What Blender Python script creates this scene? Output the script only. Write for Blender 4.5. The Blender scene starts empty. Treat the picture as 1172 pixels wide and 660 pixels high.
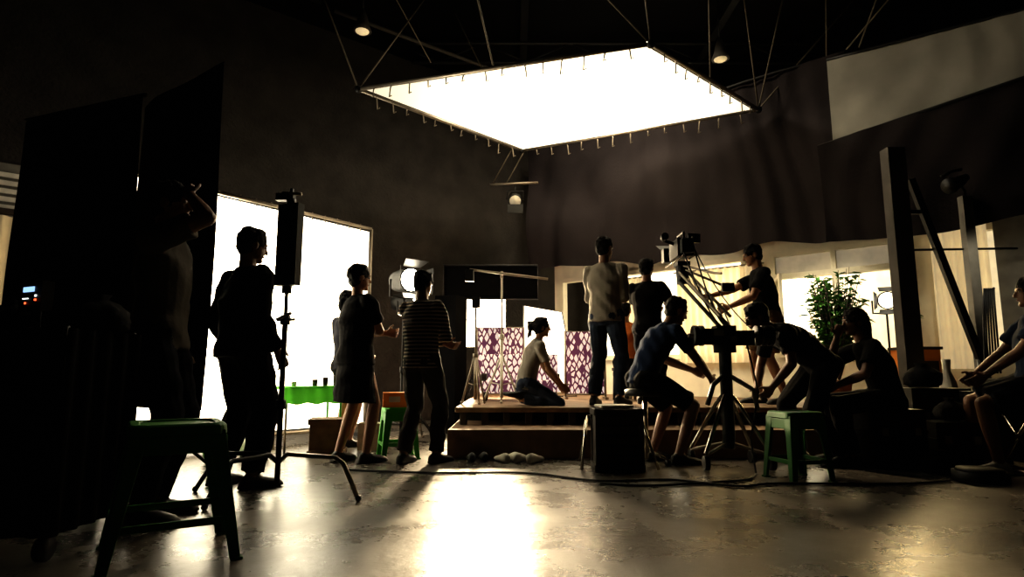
import bpy, bmesh, math, random
import numpy as np
from mathutils import Vector, Matrix
from mathutils.bvhtree import BVHTree
random.seed(7)
V = Vector
scene = bpy.context.scene
scene.view_settings.view_transform = 'Standard'
try: scene.view_settings.look = 'Medium High Contrast'
except Exception: pass

# ------------------------------------------------------------------ materials
def mat(name, col, rough=.6, metal=0, emit=None, es=0, var=.2, nscale=6, bump=0, bscale=60, spec=.35, translucent=0):
    m = bpy.data.materials.new(name); m.use_nodes = True
    nt = m.node_tree; N = nt.nodes; L = nt.links
    b = N['Principled BSDF']; out = N['Material Output']
    tc = N.new('ShaderNodeTexCoord')
    nz = N.new('ShaderNodeTexNoise'); nz.inputs['Scale'].default_value = nscale; nz.inputs['Detail'].default_value = 4
    L.new(tc.outputs['Object'], nz.inputs['Vector'])
    r = N.new('ShaderNodeValToRGB')
    r.color_ramp.elements[0].color = (*[c*(1-var) for c in col], 1); r.color_ramp.elements[0].position = .3
    r.color_ramp.elements[1].color = (*[min(1, c*(1+var)) for c in col], 1); r.color_ramp.elements[1].position = .7
    L.new(nz.outputs['Fac'], r.inputs['Fac']); L.new(r.outputs['Color'], b.inputs['Base Color'])
    b.inputs['Roughness'].default_value = rough; b.inputs['Metallic'].default_value = metal
    b.inputs['Specular IOR Level'].default_value = spec
    if emit:
        b.inputs['Emission Color'].default_value = (*emit, 1); b.inputs['Emission Strength'].default_value = es
    if bump:
        n2 = N.new('ShaderNodeTexNoise'); n2.inputs['Scale'].default_value = bscale; n2.inputs['Detail'].default_value = 3
        L.new(tc.outputs['Object'], n2.inputs['Vector'])
        bp = N.new('ShaderNodeBump'); bp.inputs['Strength'].default_value = bump; bp.inputs['Distance'].default_value = .02
        L.new(n2.outputs['Fac'], bp.inputs['Height']); L.new(bp.outputs['Normal'], b.inputs['Normal'])
    if translucent:
        t = N.new('ShaderNodeBsdfTranslucent'); L.new(r.outputs['Color'], t.inputs['Color'])
        mx = N.new('ShaderNodeMixShader'); mx.inputs[0].default_value = translucent
        L.new(b.outputs[0], mx.inputs[1]); L.new(t.outputs[0], mx.inputs[2]); L.new(mx.outputs[0], out.inputs['Surface'])
    return m

def floor_mat():
    m = mat('polished_concrete', (.082, .072, .060), .3, var=.28, nscale=1.8, spec=.5)
    N = m.node_tree.nodes; L = m.node_tree.links; b = N['Principled BSDF']
    tc = [n for n in N if n.type == 'TEX_COORD'][0]
    n = N.new('ShaderNodeTexNoise'); n.inputs['Scale'].default_value = 2.4; n.inputs['Detail'].default_value = 9; n.inputs['Roughness'].default_value = .68
    L.new(tc.outputs['Object'], n.inputs['Vector'])
    mr = N.new('ShaderNodeMapRange'); mr.inputs['From Min'].default_value = .3; mr.inputs['From Max'].default_value = .7
    mr.inputs['To Min'].default_value = .20; mr.inputs['To Max'].default_value = .38
    L.new(n.outputs['Fac'], mr.inputs['Value']); L.new(mr.outputs[0], b.inputs['Roughness'])
    n3 = N.new('ShaderNodeTexNoise'); n3.inputs['Scale'].default_value = 17; n3.inputs['Detail'].default_value = 8; n3.inputs['Roughness'].default_value = .7
    L.new(tc.outputs['Object'], n3.inputs['Vector'])
    bp = N.new('ShaderNodeBump'); bp.inputs['Strength'].default_value = .32; bp.inputs['Distance'].default_value = .007
    L.new(n3.outputs['Fac'], bp.inputs['Height']); L.new(bp.outputs['Normal'], b.inputs['Normal'])
    return m

def stripe_mat():
    m = mat('striped_jersey', (.1, .1, .1), .9, spec=.1)
    N = m.node_tree.nodes; L = m.node_tree.links; b = N['Principled BSDF']
    tc = [n for n in N if n.type == 'TEX_COORD'][0]
    w = N.new('ShaderNodeTexWave'); w.wave_type = 'BANDS'; w.bands_direction = 'Z'; w.inputs['Scale'].default_value = 10
    L.new(tc.outputs['Object'], w.inputs['Vector'])
    r = N.new('ShaderNodeValToRGB'); r.color_ramp.interpolation = 'CONSTANT'
    r.color_ramp.elements[0].color = (.02, .017, .015, 1); r.color_ramp.elements[1].color = (.26, .20, .15, 1); r.color_ramp.elements[1].position = .66
    L.new(w.outputs['Fac'], r.inputs['Fac']); L.new(r.outputs['Color'], b.inputs['Base Color'])
    return m

def lace_mat():
    m = mat('leaf_print_fabric', (.1, .05, .08), .8)
    N = m.node_tree.nodes; L = m.node_tree.links; b = N['Principled BSDF']
    tc = [n for n in N if n.type == 'TEX_COORD'][0]
    mp = N.new('ShaderNodeMapping'); mp.inputs['Scale'].default_value = (20, 9, 10); mp.inputs['Rotation'].default_value = (0, .8, 0)
    L.new(tc.outputs['Object'], mp.inputs['Vector'])
    v = N.new('ShaderNodeTexVoronoi'); v.feature = 'DISTANCE_TO_EDGE'; v.inputs['Scale'].default_value = 1.0; v.inputs['Randomness'].default_value = .55
    L.new(mp.outputs[0], v.inputs['Vector'])
    r = N.new('ShaderNodeValToRGB'); r.color_ramp.interpolation = 'EASE'
    r.color_ramp.elements[0].color = (.11, .03, .065, 1); r.color_ramp.elements[0].position = .11
    r.color_ramp.elements[1].color = (.95, .80, .74, 1); r.color_ramp.elements[1].position = .17
    L.new(v.outputs['Distance'], r.inputs['Fac']); L.new(r.outputs['Color'], b.inputs['Base Color'])
    L.new(r.outputs['Color'], b.inputs['Emission Color']); b.inputs['Emission Strength'].default_value = .5  # print glows by itself, imitating light from behind the fabric
    return m

def diffuser(name, col, es):
    m = bpy.data.materials.new(name); m.use_nodes = True
    N = m.node_tree.nodes; L = m.node_tree.links
    N.remove(N['Principled BSDF'])
    e = N.new('ShaderNodeEmission'); e.inputs[0].default_value = (*col, 1); e.inputs[1].default_value = es  # emission stands in for part of the lamp light passing through the cloth
    t = N.new('ShaderNodeBsdfTranslucent')
    tc = N.new('ShaderNodeTexCoord'); nz = N.new('ShaderNodeTexNoise'); nz.inputs['Scale'].default_value = 1.2
    L.new(tc.outputs['Object'], nz.inputs['Vector'])
    r = N.new('ShaderNodeValToRGB'); r.color_ramp.elements[0].color = (.82, .78, .68, 1); r.color_ramp.elements[1].color = (.92, .88, .8, 1)
    L.new(nz.outputs['Fac'], r.inputs['Fac']); L.new(r.outputs['Color'], t.inputs[0])
    a = N.new('ShaderNodeAddShader'); L.new(e.outputs[0], a.inputs[0]); L.new(t.outputs[0], a.inputs[1])
    L.new(a.outputs[0], N['Material Output'].inputs['Surface'])
    return m

M_floor = floor_mat()
M_wall = mat('dark_acoustic_plaster', (.0225, .0195, .0168), .95, var=.25, nscale=3, bump=.6, bscale=22, spec=.08)
M_ceil = mat('black_ceiling', (.003, .0028, .0026), .95, spec=.05)
M_blackm = mat('black_metal', (.007, .0065, .006), .5, .2)
M_steel = mat('worn_steel', (.26, .22, .17), .45, .8)
M_chrome = mat('chrome', (.5, .45, .38), .25, 1)
M_duv = mat('black_duvetyne', (.0022, .002, .002), .98, bump=.2, spec=.03)
M_drape = mat('charcoal_drape', (.0180, .0145, .0145), .95, var=.2, nscale=2, bump=.2, bscale=30, spec=.05)
M_greycl = mat('grey_muslin', (.25, .235, .20), .95, var=.15, nscale=2, spec=.05)
M_screen = diffuser('diffusion_silk', (1, .87, .62), .52)
M_screen2 = diffuser('backlit_silk', (1, .90, .70), 1.3)
M_soft = mat('softbox_face', (.8, .8, .8), emit=(1, .80, .50), es=17)
M_panel = mat('self_lit_reflector_cloth', (.8, .78, .7), emit=(1, .88, .68), es=2.4)  # emission stands in for strong light falling on the reflector
M_lens = mat('lamp_lens', (.9, .9, .8), emit=(1, .88, .66), es=60)
M_plens = mat('practical_lens', (.9, .9, .8), emit=(1, .88, .66), es=5)
M_dimlens = mat('faint_glow_lens', (.35, .30, .22), .3, emit=(1, .8, .5), es=.2)  # weak glow put into the lens by emission
M_wood = mat('raw_plywood', (.15, .09, .048), .7, var=.3, nscale=9)
M_dwood = mat('dark_timber', (.030, .019, .012), .7, var=.3, nscale=9)
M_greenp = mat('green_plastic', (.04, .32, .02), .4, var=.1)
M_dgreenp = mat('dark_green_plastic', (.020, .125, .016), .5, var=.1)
M_greencl = mat('green_tablecloth', (.10, .50, .04), .8, translucent=.25)
M_orange = mat('orange_carton', (.70, .22, .03), .7, var=.1)
M_white = mat('white_plastic', (.6, .56, .48), .5)
M_cream = mat('cream_painted_wood', (.70, .63, .47), .6, var=.08)
M_curtain = mat('beige_curtain', (.74, .62, .38), .9, var=.1, emit=(1, .80, .48), es=.38, translucent=.3)  # emission imitates light coming through the curtain
M_dcurtain = mat('dim_beige_curtain', (.55, .43, .24), .9, var=.1, emit=(1, .75, .4), es=.10)  # weak emission makes this curtain look lit
M_post = mat('grey_post', (.060, .053, .045), .8, var=.2)
M_gwall = mat('grey_set_wall', (.15, .14, .12), .9, var=.2)
M_case = mat('equipment_case_black', (.007, .0065, .006), .55)
M_bag = mat('nylon_bag', (.007, .0065, .0065), .9, bump=.3, bscale=25, spec=.1)
M_rope = mat('rope', (.10, .08, .055), .9)
M_leaf = mat('leaf_green', (.05, .15, .025), .5, var=.5, nscale=5)
M_pot = mat('terracotta', (.2, .08, .035), .8)
M_glass = mat('window_pane', (.40, .35, .25), .15, emit=(1, .85, .6), es=.15)  # emission puts a weak light into the pane itself
M_cable = mat('cable_rubber', (.005, .005, .005), .5)
M_backb = mat('glowing_set_flat', (.85, .8, .66), .8, emit=(1, .90, .68), es=1.8)  # flat glows by itself so the windows look brightly lit behind
M_backd = mat('faint_glow_set_flat', (.6, .53, .38), .8, emit=(1, .86, .58), es=.32)  # same flat with weaker emission, for the dimmer windows
M_lace = lace_mat()
M_led = mat('monitor_screen', (.1, .2, .4), emit=(.35, .6, 1.0), es=1.2)
M_ledr = mat('indicator_red', (.5, .02, .02), emit=(1, .1, .03), es=3)
M_ledg = mat('indicator_white', (.5, .5, .5), emit=(.9, 1, 1), es=2)
# people
SK = mat('skin', (.32, .16, .085), .55, var=.08)
SKD = mat('skin_deep', (.16, .075, .04), .55, var=.08)
HAIR = mat('black_hair', (.005, .004, .0035), .8, bump=.4, bscale=120, spec=.08)
EYE = mat('eye_white', (.4, .38, .35), .3); IRIS = mat('eye_iris', (.02, .012, .008), .2); LIP = mat('lips', (.16, .055, .04), .5)
def cl(n, c): return mat(n, c, .95, bump=.35, bscale=14, spec=.06, var=.15)
C_black = cl('black_cotton', (.0065, .006, .006)); C_navy = cl('navy_cotton', (.013, .022, .048)); C_beige = cl('grey_beige_knit', (.165, .145, .115))
C_grey = cl('grey_cotton', (.075, .066, .055)); C_denim = cl('denim', (.024, .031, .048)); C_ddenim = cl('dark_trouser', (.009, .009, .012))
C_brown = cl('brown_trouser', (.04, .034, .028)); C_orange = cl('rust_cotton', (.32, .09, .02)); C_lgrey = cl('light_grey_cotton', (.20, .18, .15))
C_blue = cl('blue_cotton', (.011, .017, .032)); C_stripe = stripe_mat(); C_khaki = cl('khaki_cotton', (.16, .10, .055))
S_dark = mat('dark_shoe', (.012, .011, .01), .6); S_white = mat('white_shoe', (.45, .42, .36), .6)

# ------------------------------------------------------------------ mesh builder
class Bd:
    def __init__(s, name):
        s.name = name; s.v = []; s.f = []; s.mi = []; s.sm = []; s.mats = []
    def mid(s, m):
        if m not in s.mats: s.mats.append(m)
        return s.mats.index(m)
    def add(s, vs, fs, m, smooth=False):
        o = len(s.v); s.v += [V(p) for p in vs]; i = s.mid(m)
        for f in fs: s.f.append([o+a for a in f]); s.mi.append(i); s.sm.append(smooth)
    def prism(s, b4, t4, m):
        s.add(list(b4)+list(t4), [(3, 2, 1, 0), (4, 5, 6, 7), (0, 1, 5, 4), (1, 2, 6, 5), (2, 3, 7, 6), (3, 0, 4, 7)], m)
    def box(s, c, size, m, rz=0, R=None, taper=1):
        if R is None: R = Matrix.Rotation(math.radians(rz), 3, 'Z')
        x, y, z = [a/2 for a in size]; c = V(c)
        b = [c+R@V((a*x, d*y, -z)) for a, d in ((-1, -1), (1, -1), (1, 1), (-1, 1))]
        t = [c+R@V((a*x*taper, d*y*taper, z)) for a, d in ((-1, -1), (1, -1), (1, 1), (-1, 1))]
        s.prism(b, t, m)
    def beam(s, p0, p1, w, h, m, up=(0, 0, 1)):
        p0 = V(p0); p1 = V(p1); d = (p1-p0).normalized(); u = V(up)
        if abs(d.dot(u)) > .98: u = V((0, 1, 0))
        x = d.cross(u).normalized(); u = x.cross(d).normalized()
        q = [(-1, -1), (1, -1), (1, 1), (-1, 1)]
        s.prism([p0+x*a*w/2+u*b*h/2 for a, b in q], [p1+x*a*w/2+u*b*h/2 for a, b in q], m)
    def tube(s, pts, r, m, n=8):
        pts = [V(p) for p in pts]; rr = r if isinstance(r, (list, tuple)) else [r]*len(pts)
        vs = []; fs = []; x = None
        for i, p in enumerate(pts):
            d = (pts[min(i+1, len(pts)-1)]-pts[max(i-1, 0)]).normalized()
            if x is None:
                x = d.cross(V((0, 0, 1)))
                if x.length < .05: x = d.cross(V((0, 1, 0)))
            x = (x-d*x.dot(d)).normalized(); y = d.cross(x)
            for k in range(n):
                a = 2*math.pi*k/n; vs.append(p+x*math.cos(a)*rr[i]+y*math.sin(a)*rr[i])
        for i in range(len(pts)-1):
            for k in range(n):
                a = i*n+k; b = i*n+(k+1) % n; fs.append((a, b, b+n, a+n))
        fs.append(tuple(range(n-1, -1, -1))); fs.append(tuple(len(vs)-n+k for k in range(n)))
        s.add(vs, fs, m, True)
    def cyl(s, p0, p1, r0, r1, m, n=16): s.tube([p0, p1], [r0, r1], m, n)
    def sphere(s, c, r, m, nu=14, nv=8):
        if not isinstance(r, (list, tuple)): r = (r, r, r)
        c = V(c); vs = [c+V((0, 0, -r[2]))]; fs = []
        for j in range(1, nv):
            t = math.pi*j/nv-math.pi/2
            for i in range(nu):
                a = 2*math.pi*i/nu; vs.append(c+V((r[0]*math.cos(t)*math.cos(a), r[1]*math.cos(t)*math.sin(a), r[2]*math.sin(t))))
        vs.append(c+V((0, 0, r[2])))
        for i in range(nu): fs.append((0, 1+(i+1) % nu, 1+i))
        for j in range(nv-2):
            for i in range(nu):
                a = 1+j*nu+i; b = 1+j*nu+(i+1) % nu; fs.append((a, b, b+nu, a+nu))
        l = len(vs)-1; o = 1+(nv-2)*nu
        for i in range(nu): fs.append((l, o+i, o+(i+1) % nu))
        s.add(vs, fs, m, True)
    def grid(s, fn, nu, nv, m):
        vs = [fn(i/nu, j/nv) for j in range(nv+1) for i in range(nu+1)]
        fs = [(j*(nu+1)+i, j*(nu+1)+i+1, (j+1)*(nu+1)+i+1, (j+1)*(nu+1)+i) for j in range(nv) for i in range(nu)]
        s.add(vs, fs, m, True)
    def done(s, bevel=0, solid=0):
        xs = [p.x for p in s.v]; ys = [p.y for p in s.v]; zs = [p.z for p in s.v]
        c = V(((min(xs)+max(xs))/2, (min(ys)+max(ys))/2, min(zs)))
        me = bpy.data.meshes.new(s.name); me.from_pydata([p-c for p in s.v], [], s.f)
        for m in s.mats: me.materials.append(m)
        me.polygons.foreach_set('material_index', s.mi); me.polygons.foreach_set('use_smooth', s.sm)
        me.update(); o = bpy.data.objects.new(s.name, me); o.location = c; scene.collection.objects.link(o)
        if solid:
            md = o.modifiers.new('thickness', 'SOLIDIFY'); md.thickness = solid
        if bevel:
            md = o.modifiers.new('bevel', 'BEVEL'); md.width = bevel; md.segments = 2; md.limit_method = 'ANGLE'
        return o

def sag(p0, p1, d, n=10):
    p0 = V(p0); p1 = V(p1)
    return [p0.lerp(p1, i/n)-V((0, 0, d*4*(i/n)*(1-i/n))) for i in range(n+1)]

# ------------------------------------------------------------------ people
class Prim:
    def __init__(s): s.v = []; s.f = []; s.t = []
    def loft(s, rings, tag, n=14):
        o = len(s.v)
        for c, U, W, ru, rv in rings:
            for k in range(n):
                a = 2*math.pi*k/n; s.v.append(c+U*(ru*math.cos(a))+W*(rv*math.sin(a)))
        m = len(rings)
        for i in range(m-1):
            for k in range(n):
                a = o+i*n+k; b = o+i*n+(k+1) % n; s.f.append((a, b, b+n, a+n)); s.t.append(tag)
        s.f.append(tuple(o+k for k in range(n-1, -1, -1))); s.t.append(tag)
        s.f.append(tuple(o+(m-1)*n+k for k in range(n))); s.t.append(tag)
    def cap(s, p0, r0, p1, r1, tag, f0=False, f1=False, mid=None, n=12):
        d = (p1-p0).normalized(); x = d.cross(V((.123, .2, 1)))
        if x.length < .1: x = d.cross(V((0, 1, 0)))
        x.normalize(); y = d.cross(x); R = []
        if not f0:
            for a in (80, 55, 28):
                a = math.radians(a); R.append((p0-d*r0*math.sin(a), x, y, r0*math.cos(a), r0*math.cos(a)))
        R.append((p0, x, y, r0, r0))
        if mid: R.append((p0.lerp(p1, mid[0]), x, y, mid[1], mid[1]))
        R.append((p1, x, y, r1, r1))
        if not f1:
            for a in (28, 55, 80):
                a = math.radians(a); R.append((p1+d*r1*math.sin(a), x, y, r1*math.cos(a), r1*math.cos(a)))
        s.loft(R, tag, n)
    def ell(s, c, r, ax, tag):
        R = []
        for a in (-85, -65, -42, -20, 0, 20, 42, 65, 85):
            a = math.radians(a); R.append((c+ax[2]*r[2]*math.sin(a), ax[0], ax[1], r[0]*math.cos(a), r[1]*math.cos(a)))
        s.loft(R, tag)

def ik(a, b, l1, l2, pole):
    d = b-a; L = max(abs(l1-l2)+.02, min(d.length, (l1+l2)*.995)); dn = d.normalized(); b = a+dn*L
    x = (l1*l1-l2*l2+L*L)/(2*L); h = math.sqrt(max(l1*l1-x*x, 0)); p = V(pole); p = p-dn*p.dot(dn)
    if p.length < 1e-4: p = dn.orthogonal()
    return a+dn*x+p.normalized()*h, b

def person(name, loc, yaw, H=1.72, pelvis=(0, 0, .93), s1=(0, 0, 1), s2=(0, 0, 1), twist=0,
           wr=(.27, .04, .84), wl=(-.27, .04, .84), er=(.3, -1, 0), el=(-.3, -1, 0),
           ar=(.11, 0, .085), al=(-.11, 0, .085), kr=(.1, 1, 0), kl=(-.1, 1, 0), look=(0, 1, 0),
           sleeve='short', legs='long', skirt=0, shirt=C_black, pants=C_ddenim, shoe=S_dark, skin=SKD,
           hair='short', curl=22, fem=False, fd=(0, 1, 0), fu=(0, 0, 1), hdr=None, hdl=None, loose=1.0, voxel=.0075):
    P = Prim(); sc = H/1.72; pel = V(pelvis); s1 = V(s1).normalized(); s2 = V(s2).normalized()
    pts = [pel.copy()]; dirs = [s1.copy()]; p = pel.copy()
    for i in range(70):
        t = i*.01; k = min(max((t-.08)/.28, 0), 1); d = s1.lerp(s2, k).normalized(); p = p+d*.01; pts.append(p.copy()); dirs.append(d)
    def sp(t):
        if t < 0: return pel+s1*t
        return pts[int(round(t*100))]
    def fr(t):
        d = dirs[max(0, int(round(t*100)))]; a = math.radians(twist)*min(max(t/.4, 0), 1)
        X = V((math.cos(a), math.sin(a), 0)); X = (X-d*X.dot(d)).normalized(); return d, X, d.cross(X)
    def rings(tab):
        R = []
        for t, w, dd in tab:
            D, X, F = fr(t); R.append((sp(t), X, F, w, dd))
        return R
    w = .92 if fem else 1.0; g = loose
    P.loft(rings([(-.09, .168*g, .125*g), (-.02, .168*g, .122*g), (.08, .150*w*g, .113*g), (.18, .152*w*g, .113*g), (.28, .172*w*g, .120*g),
                  (.37, .182*w*g, .120), (.43, .170*w, .105), (.475, .125, .085), (.51, .075, .068)]), 'shirt', 20)
    P.loft(rings([(-.13, .10, .09), (-.09, .145, .112), (-.04, .160, .116), (.04, .155, .11)]), 'pants', 20)
    D, X, F = fr(0)
    for sgn in (1, -1): P.ell(pel+X*.075*sgn-F*.045-D*.045, (.085, .08, .09), (X, F, D), 'pants')
    D, X, F = fr(.5); nb = sp(.50)
    # neck + head
    lk = V(look).normalized(); up = (V((0, 0, .65))+D*.35); hu = (up-lk*up.dot(lk)).normalized(); hx = lk.cross(hu).normalized(); ax = (hx, lk, hu)
    c = nb+D*.075+hu*.10+lk*.012
    P.cap(nb-D*.03, .062 if not fem else .052, c-hu*.06-lk*.02, .052 if not fem else .045, 'skin')
    P.ell(c+hu*.022-lk*.006, (.074, .094, .090), ax, 'skin'); P.ell(c-hu*.036+lk*.022, (.056, .066, .076), ax, 'skin')
    P.ell(c-hu*.092+lk*.062, (.026, .022, .020), ax, 'skin'); P.ell(c+hu*.022+lk*.080, (.045, .014, .010), ax, 'skin')
    P.cap(c+lk*.088+hu*.008, .008, c+lk*.102-hu*.028, .013, 'skin')
    for sgn in (1, -1): P.ell(c+hx*.077*sgn-lk*.008-hu*.010, (.010, .020, .032), ax, 'skin')
    P.ell(c+hu*.036-lk*.016, (.086, .103, .094), ax, 'hair'); P.ell(c-lk*.045-hu*.015, (.074, .058, .074), ax, 'hair')
    for k in range(9):
        a = k*.7+.3; P.ell(c+hu*(.080+.015*math.sin(k*2.1))+hx*.05*math.cos(a)+lk*(.050*math.sin(a)-.015), (.034, .036, .030), ax, 'hair')
    if hair in ('long', 'pony', 'bob'):
        P.ell(c+hu*.02-lk*.03, (.092, .095, .10), ax, 'hair')
    if hair == 'long' or hair == 'bob':
        e = -.20 if hair == 'bob' else -.34
        P.cap(c-lk*.055-hu*.02, .078, c-lk*.075+hu*e*.6, .06, 'hair')
        if hair == 'long': P.cap(c-lk*.08+hu*e*.5, .065, c-lk*.085+hu*e, .03, 'hair')
    if hair == 'pony':
        P.ell(c-lk*.115+hu*.035, (.032, .035, .032), ax, 'hair'); P.cap(c-lk*.13+hu*.03, .03, c-lk*.165-hu*.12, .016, 'hair')
    # arms
    Ds, Xs, Fs = fr(.45)
    for sgn, W, E, hd in ((1, wr, er, hdr), (-1, wl, el, hdl)):
        S = sp(.44)+Xs*.178*sgn*w; el_, wr_ = ik(S, V(W), .285, .255, E)
        P.cap(sp(.455)+Xs*.05*sgn, .066, S, .056, 'shirt'); P.cap(S, .048, el_, .040, 'skin'); P.cap(el_, .040, wr_, .026, 'skin', mid=(.3, .041))
        if sleeve == 'short': P.cap(S, .064*g, S.lerp(el_, .68), .062*g, 'shirt', f1=True)
        else:
            P.cap(S, .062*g, el_, .052*g, 'shirt'); P.cap(el_, .052*g, el_.lerp(wr_, .93), .038*g, 'shirt', f1=True, mid=(.5, .048*g))
        D = (wr_-el_).normalized()
        if hd: D = V(hd).normalized()
        pn = -Xs*sgn; pn = pn-D*pn.dot(D)
        if pn.length < .2: pn = V((0, 0, -1)); pn = pn-D*pn.dot(D)
        pn.normalize(); Sd = D.cross(pn)
        if Sd.dot(Fs+V((0, 0, .6))) < 0: Sd = -Sd
        P.loft([(wr_-D*.012, Sd, pn, .024, .019), (wr_+D*.02, Sd, pn, .032, .019), (wr_+D*.06, Sd, pn, .042, .016), (wr_+D*.092, Sd, pn, .040, .012)], 'skin', 12)
        for k, (off, ln) in enumerate(((.033, .072), (.011, .080), (-.011, .074), (-.032, .058))):
            q = wr_+D*.088+Sd*off; dd = (D+Sd*off*3.2).normalized(); ang = 0
            for j, fl in enumerate((.46, .31, .23)):
                ang += math.radians(curl*(1+.12*k)); d2 = dd*math.cos(ang)+pn*math.sin(ang); q2 = q+d2*ln*fl
                P.cap(q, .0092-.0006*j, q2, .0088-.0008*j, 'skin', n=8); q = q2
        q = wr_+D*.028+Sd*.030; d2 = (D*.6+Sd*.75+pn*.3).normalized(); q2 = q+d2*.038; P.cap(q, .013, q2, .011, 'skin', n=8)
        d3 = (D*.85+Sd*.35+pn*.4).normalized(); P.cap(q2, .011, q2+d3*.03, .009, 'skin', n=8)
    # legs
    D, X, F = fr(0)
    for sgn, A, K in ((1, ar, kr), (-1, al, kl)):
        hp = pel+X*.088*sgn-D*.02; kn, an = ik(hp, V(A), .43, .425, K)
        P.cap(hp, .078, kn, .052, 'skin'); P.cap(kn, .053, an, .036, 'skin', mid=(.3, .056))
        if legs == 'long':
            P.cap(hp, .094*g, kn, .070*g, 'pants'); P.cap(kn, .070*g, kn.lerp(an, .95), .060*g, 'pants', f1=True, mid=(.35, .068*g))
        elif legs == 'shorts':
            P.cap(hp, .098*g, hp.lerp(kn, .88), .090*g, 'pants', f1=True)
        fdv = V(fd).normalized(); fdv = (fdv+V((.18*sgn, 0, 0))*(1 if abs(fdv.z) < .9 else 0)).normalized(); fuv = V(fu); fuv = (fuv-fdv*fuv.dot(fdv)).normalized(); sx = fdv.cross(fuv)
        base = an-fuv*.085; R = []
        for a, hw, hh in ((-.075, .022, .04), (-.062, .036, .075), (-.02, .040, .10), (.03, .041, .095), (.07, .044, .072), (.13, .048, .058), (.175, .042, .046), (.2, .024, .032)):
            R.append((base+fdv*a+fuv*(hh/2+.002), sx, fuv, hw, hh/2))
        P.loft(R, 'shoe', 14)
        R = [(base+fdv*a+fuv*.012, sx, fuv, hw, .012) for a, hw in ((-.08, .026), (-.06, .041), (.0, .042), (.07, .046), (.13, .051), (.18, .044), (.208, .024))]
        P.loft(R, 'sole', 12)
    if skirt:
        P.loft([(pel+V((0, 0, .04)), V((1, 0, 0)), V((0, 1, 0)), .155, .115), (pel-V((0, 0, .1)), V((1, 0, 0)), V((0, 1, 0)), .185, .14),
                (pel-V((0, 0, skirt)), V((1, 0, 0)), V((0, 1, 0)), .215, .165)], 'pants', 20)
    tags = ['skin', 'shirt', 'pants', 'shoe', 'hair', 'sole']; mats = [skin, shirt, pants, shoe, HAIR, shoe]
    me = bpy.data.meshes.new('tmp'); me.from_pydata([q*sc for q in P.v], [], P.f); me.update()
    o = bpy.data.objects.new('tmp', me); scene.collection.objects.link(o)
    md = o.modifiers.new('r', 'REMESH'); md.mode = 'VOXEL'; md.voxel_size = voxel; md.use_smooth_shade = True
    m2 = o.modifiers.new('s', 'SMOOTH'); m2.factor = .5; m2.iterations = 2
    dg = bpy.context.evaluated_depsgraph_get(); out = bpy.data.meshes.new_from_object(o.evaluated_get(dg))
    bvh = BVHTree.FromPolygons([q*sc for q in P.v], P.f)
    bpy.data.objects.remove(o); bpy.data.meshes.remove(me)
    tid = [tags.index(t) for t in P.t]; n = len(out.polygons); mi = np.zeros(n, dtype=np.int32)
    cs = np.zeros(n*3, dtype=np.float32); out.polygons.foreach_get('center', cs); cs = cs.reshape(-1, 3)
    for i in range(n):
        r = bvh.find_nearest(V(cs[i].tolist())); mi[i] = tid[r[2]] if r[2] is not None else 0
    nv = len(out.vertices); co = np.zeros(nv*3, dtype=np.float32); out.vertices.foreach_get('co', co); co = co.reshape(-1, 3)
    no = np.zeros(nv*3, dtype=np.float32); out.vertices.foreach_get('normal', no); no = no.reshape(-1, 3)
    lt = np.zeros(n, dtype=np.int32); out.polygons.foreach_get('loop_total', lt)
    lv = np.zeros(len(out.loops), dtype=np.int32); out.loops.foreach_get('vertex_index', lv)
    vt = np.zeros(nv, dtype=np.int32); vt[lv] = np.repeat(mi, lt)
    x, y, z = co.T; ph = random.random()*6
    fold = np.sin(38*z+5*np.sin(9*x+ph)+4*np.sin(11*y+ph))*.0035+np.sin(17*x-23*z+ph+3*np.sin(14*y))*.004
    hr = np.sin(90*x+ph)*np.sin(80*y)*np.sin(75*z+ph)*.006+np.sin(40*z+30*x)*.002
    am = np.where((vt == 1) | (vt == 2), fold, np.where(vt == 4, hr, 0)); co = co+no*am[:, None]
    out.vertices.foreach_set('co', co.astype(np.float32).ravel())
    out.materials.clear()
    for m in mats+[EYE, IRIS, LIP]: out.materials.append(m)
    out.polygons.foreach_set('material_index', mi); out.update()
    # face details
    bm = bmesh.new(); bm.from_mesh(out)
    def blob(ctr, r, mid):
        mt = Matrix.Translation(ctr*sc) @ Matrix((( hx.x*r[0], lk.x*r[1], hu.x*r[2], 0), (hx.y*r[0], lk.y*r[1], hu.y*r[2], 0), (hx.z*r[0], lk.z*r[1], hu.z*r[2], 0), (0, 0, 0, 1)))
        rr = bmesh.ops.create_uvsphere(bm, u_segments=10, v_segments=7, radius=sc, matrix=mt)
        fs = set(f for v in rr['verts'] for f in v.link_faces)
        for f in fs: f.material_index = mid; f.smooth = True
    for sgn in (1, -1):
        blob(c+hx*.030*sgn+lk*.078+hu*.004, (.0125, .010, .0075), 6); blob(c+hx*.030*sgn+lk*.086+hu*.004, (.0055, .004, .0055), 7)
        blob(c+hx*.030*sgn+lk*.084+hu*.022, (.018, .006, .0035), 4)
    blob(c+lk*.084-hu*.058, (.022, .007, .006), 8)
    bm.to_mesh(out); bm.free()
    out.polygons.foreach_set('use_smooth', [True]*len(out.polygons)); out.name = name
    ob = bpy.data.objects.new(name, out); ob.location = loc; ob.rotation_euler = (0, 0, math.radians(yaw)); scene.collection.objects.link(ob)
    return ob

# ------------------------------------------------------------------ room
def Wp(w, off, z): return V((.69+.7496*w-.662*off, 10.9-.662*w-.7496*off, z))   # along the set facade
def Lp(t, off, z): return V((-3.8+.769*t+.639*off, 8.04+.639*t-.769*off, z))    # along left wall

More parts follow.
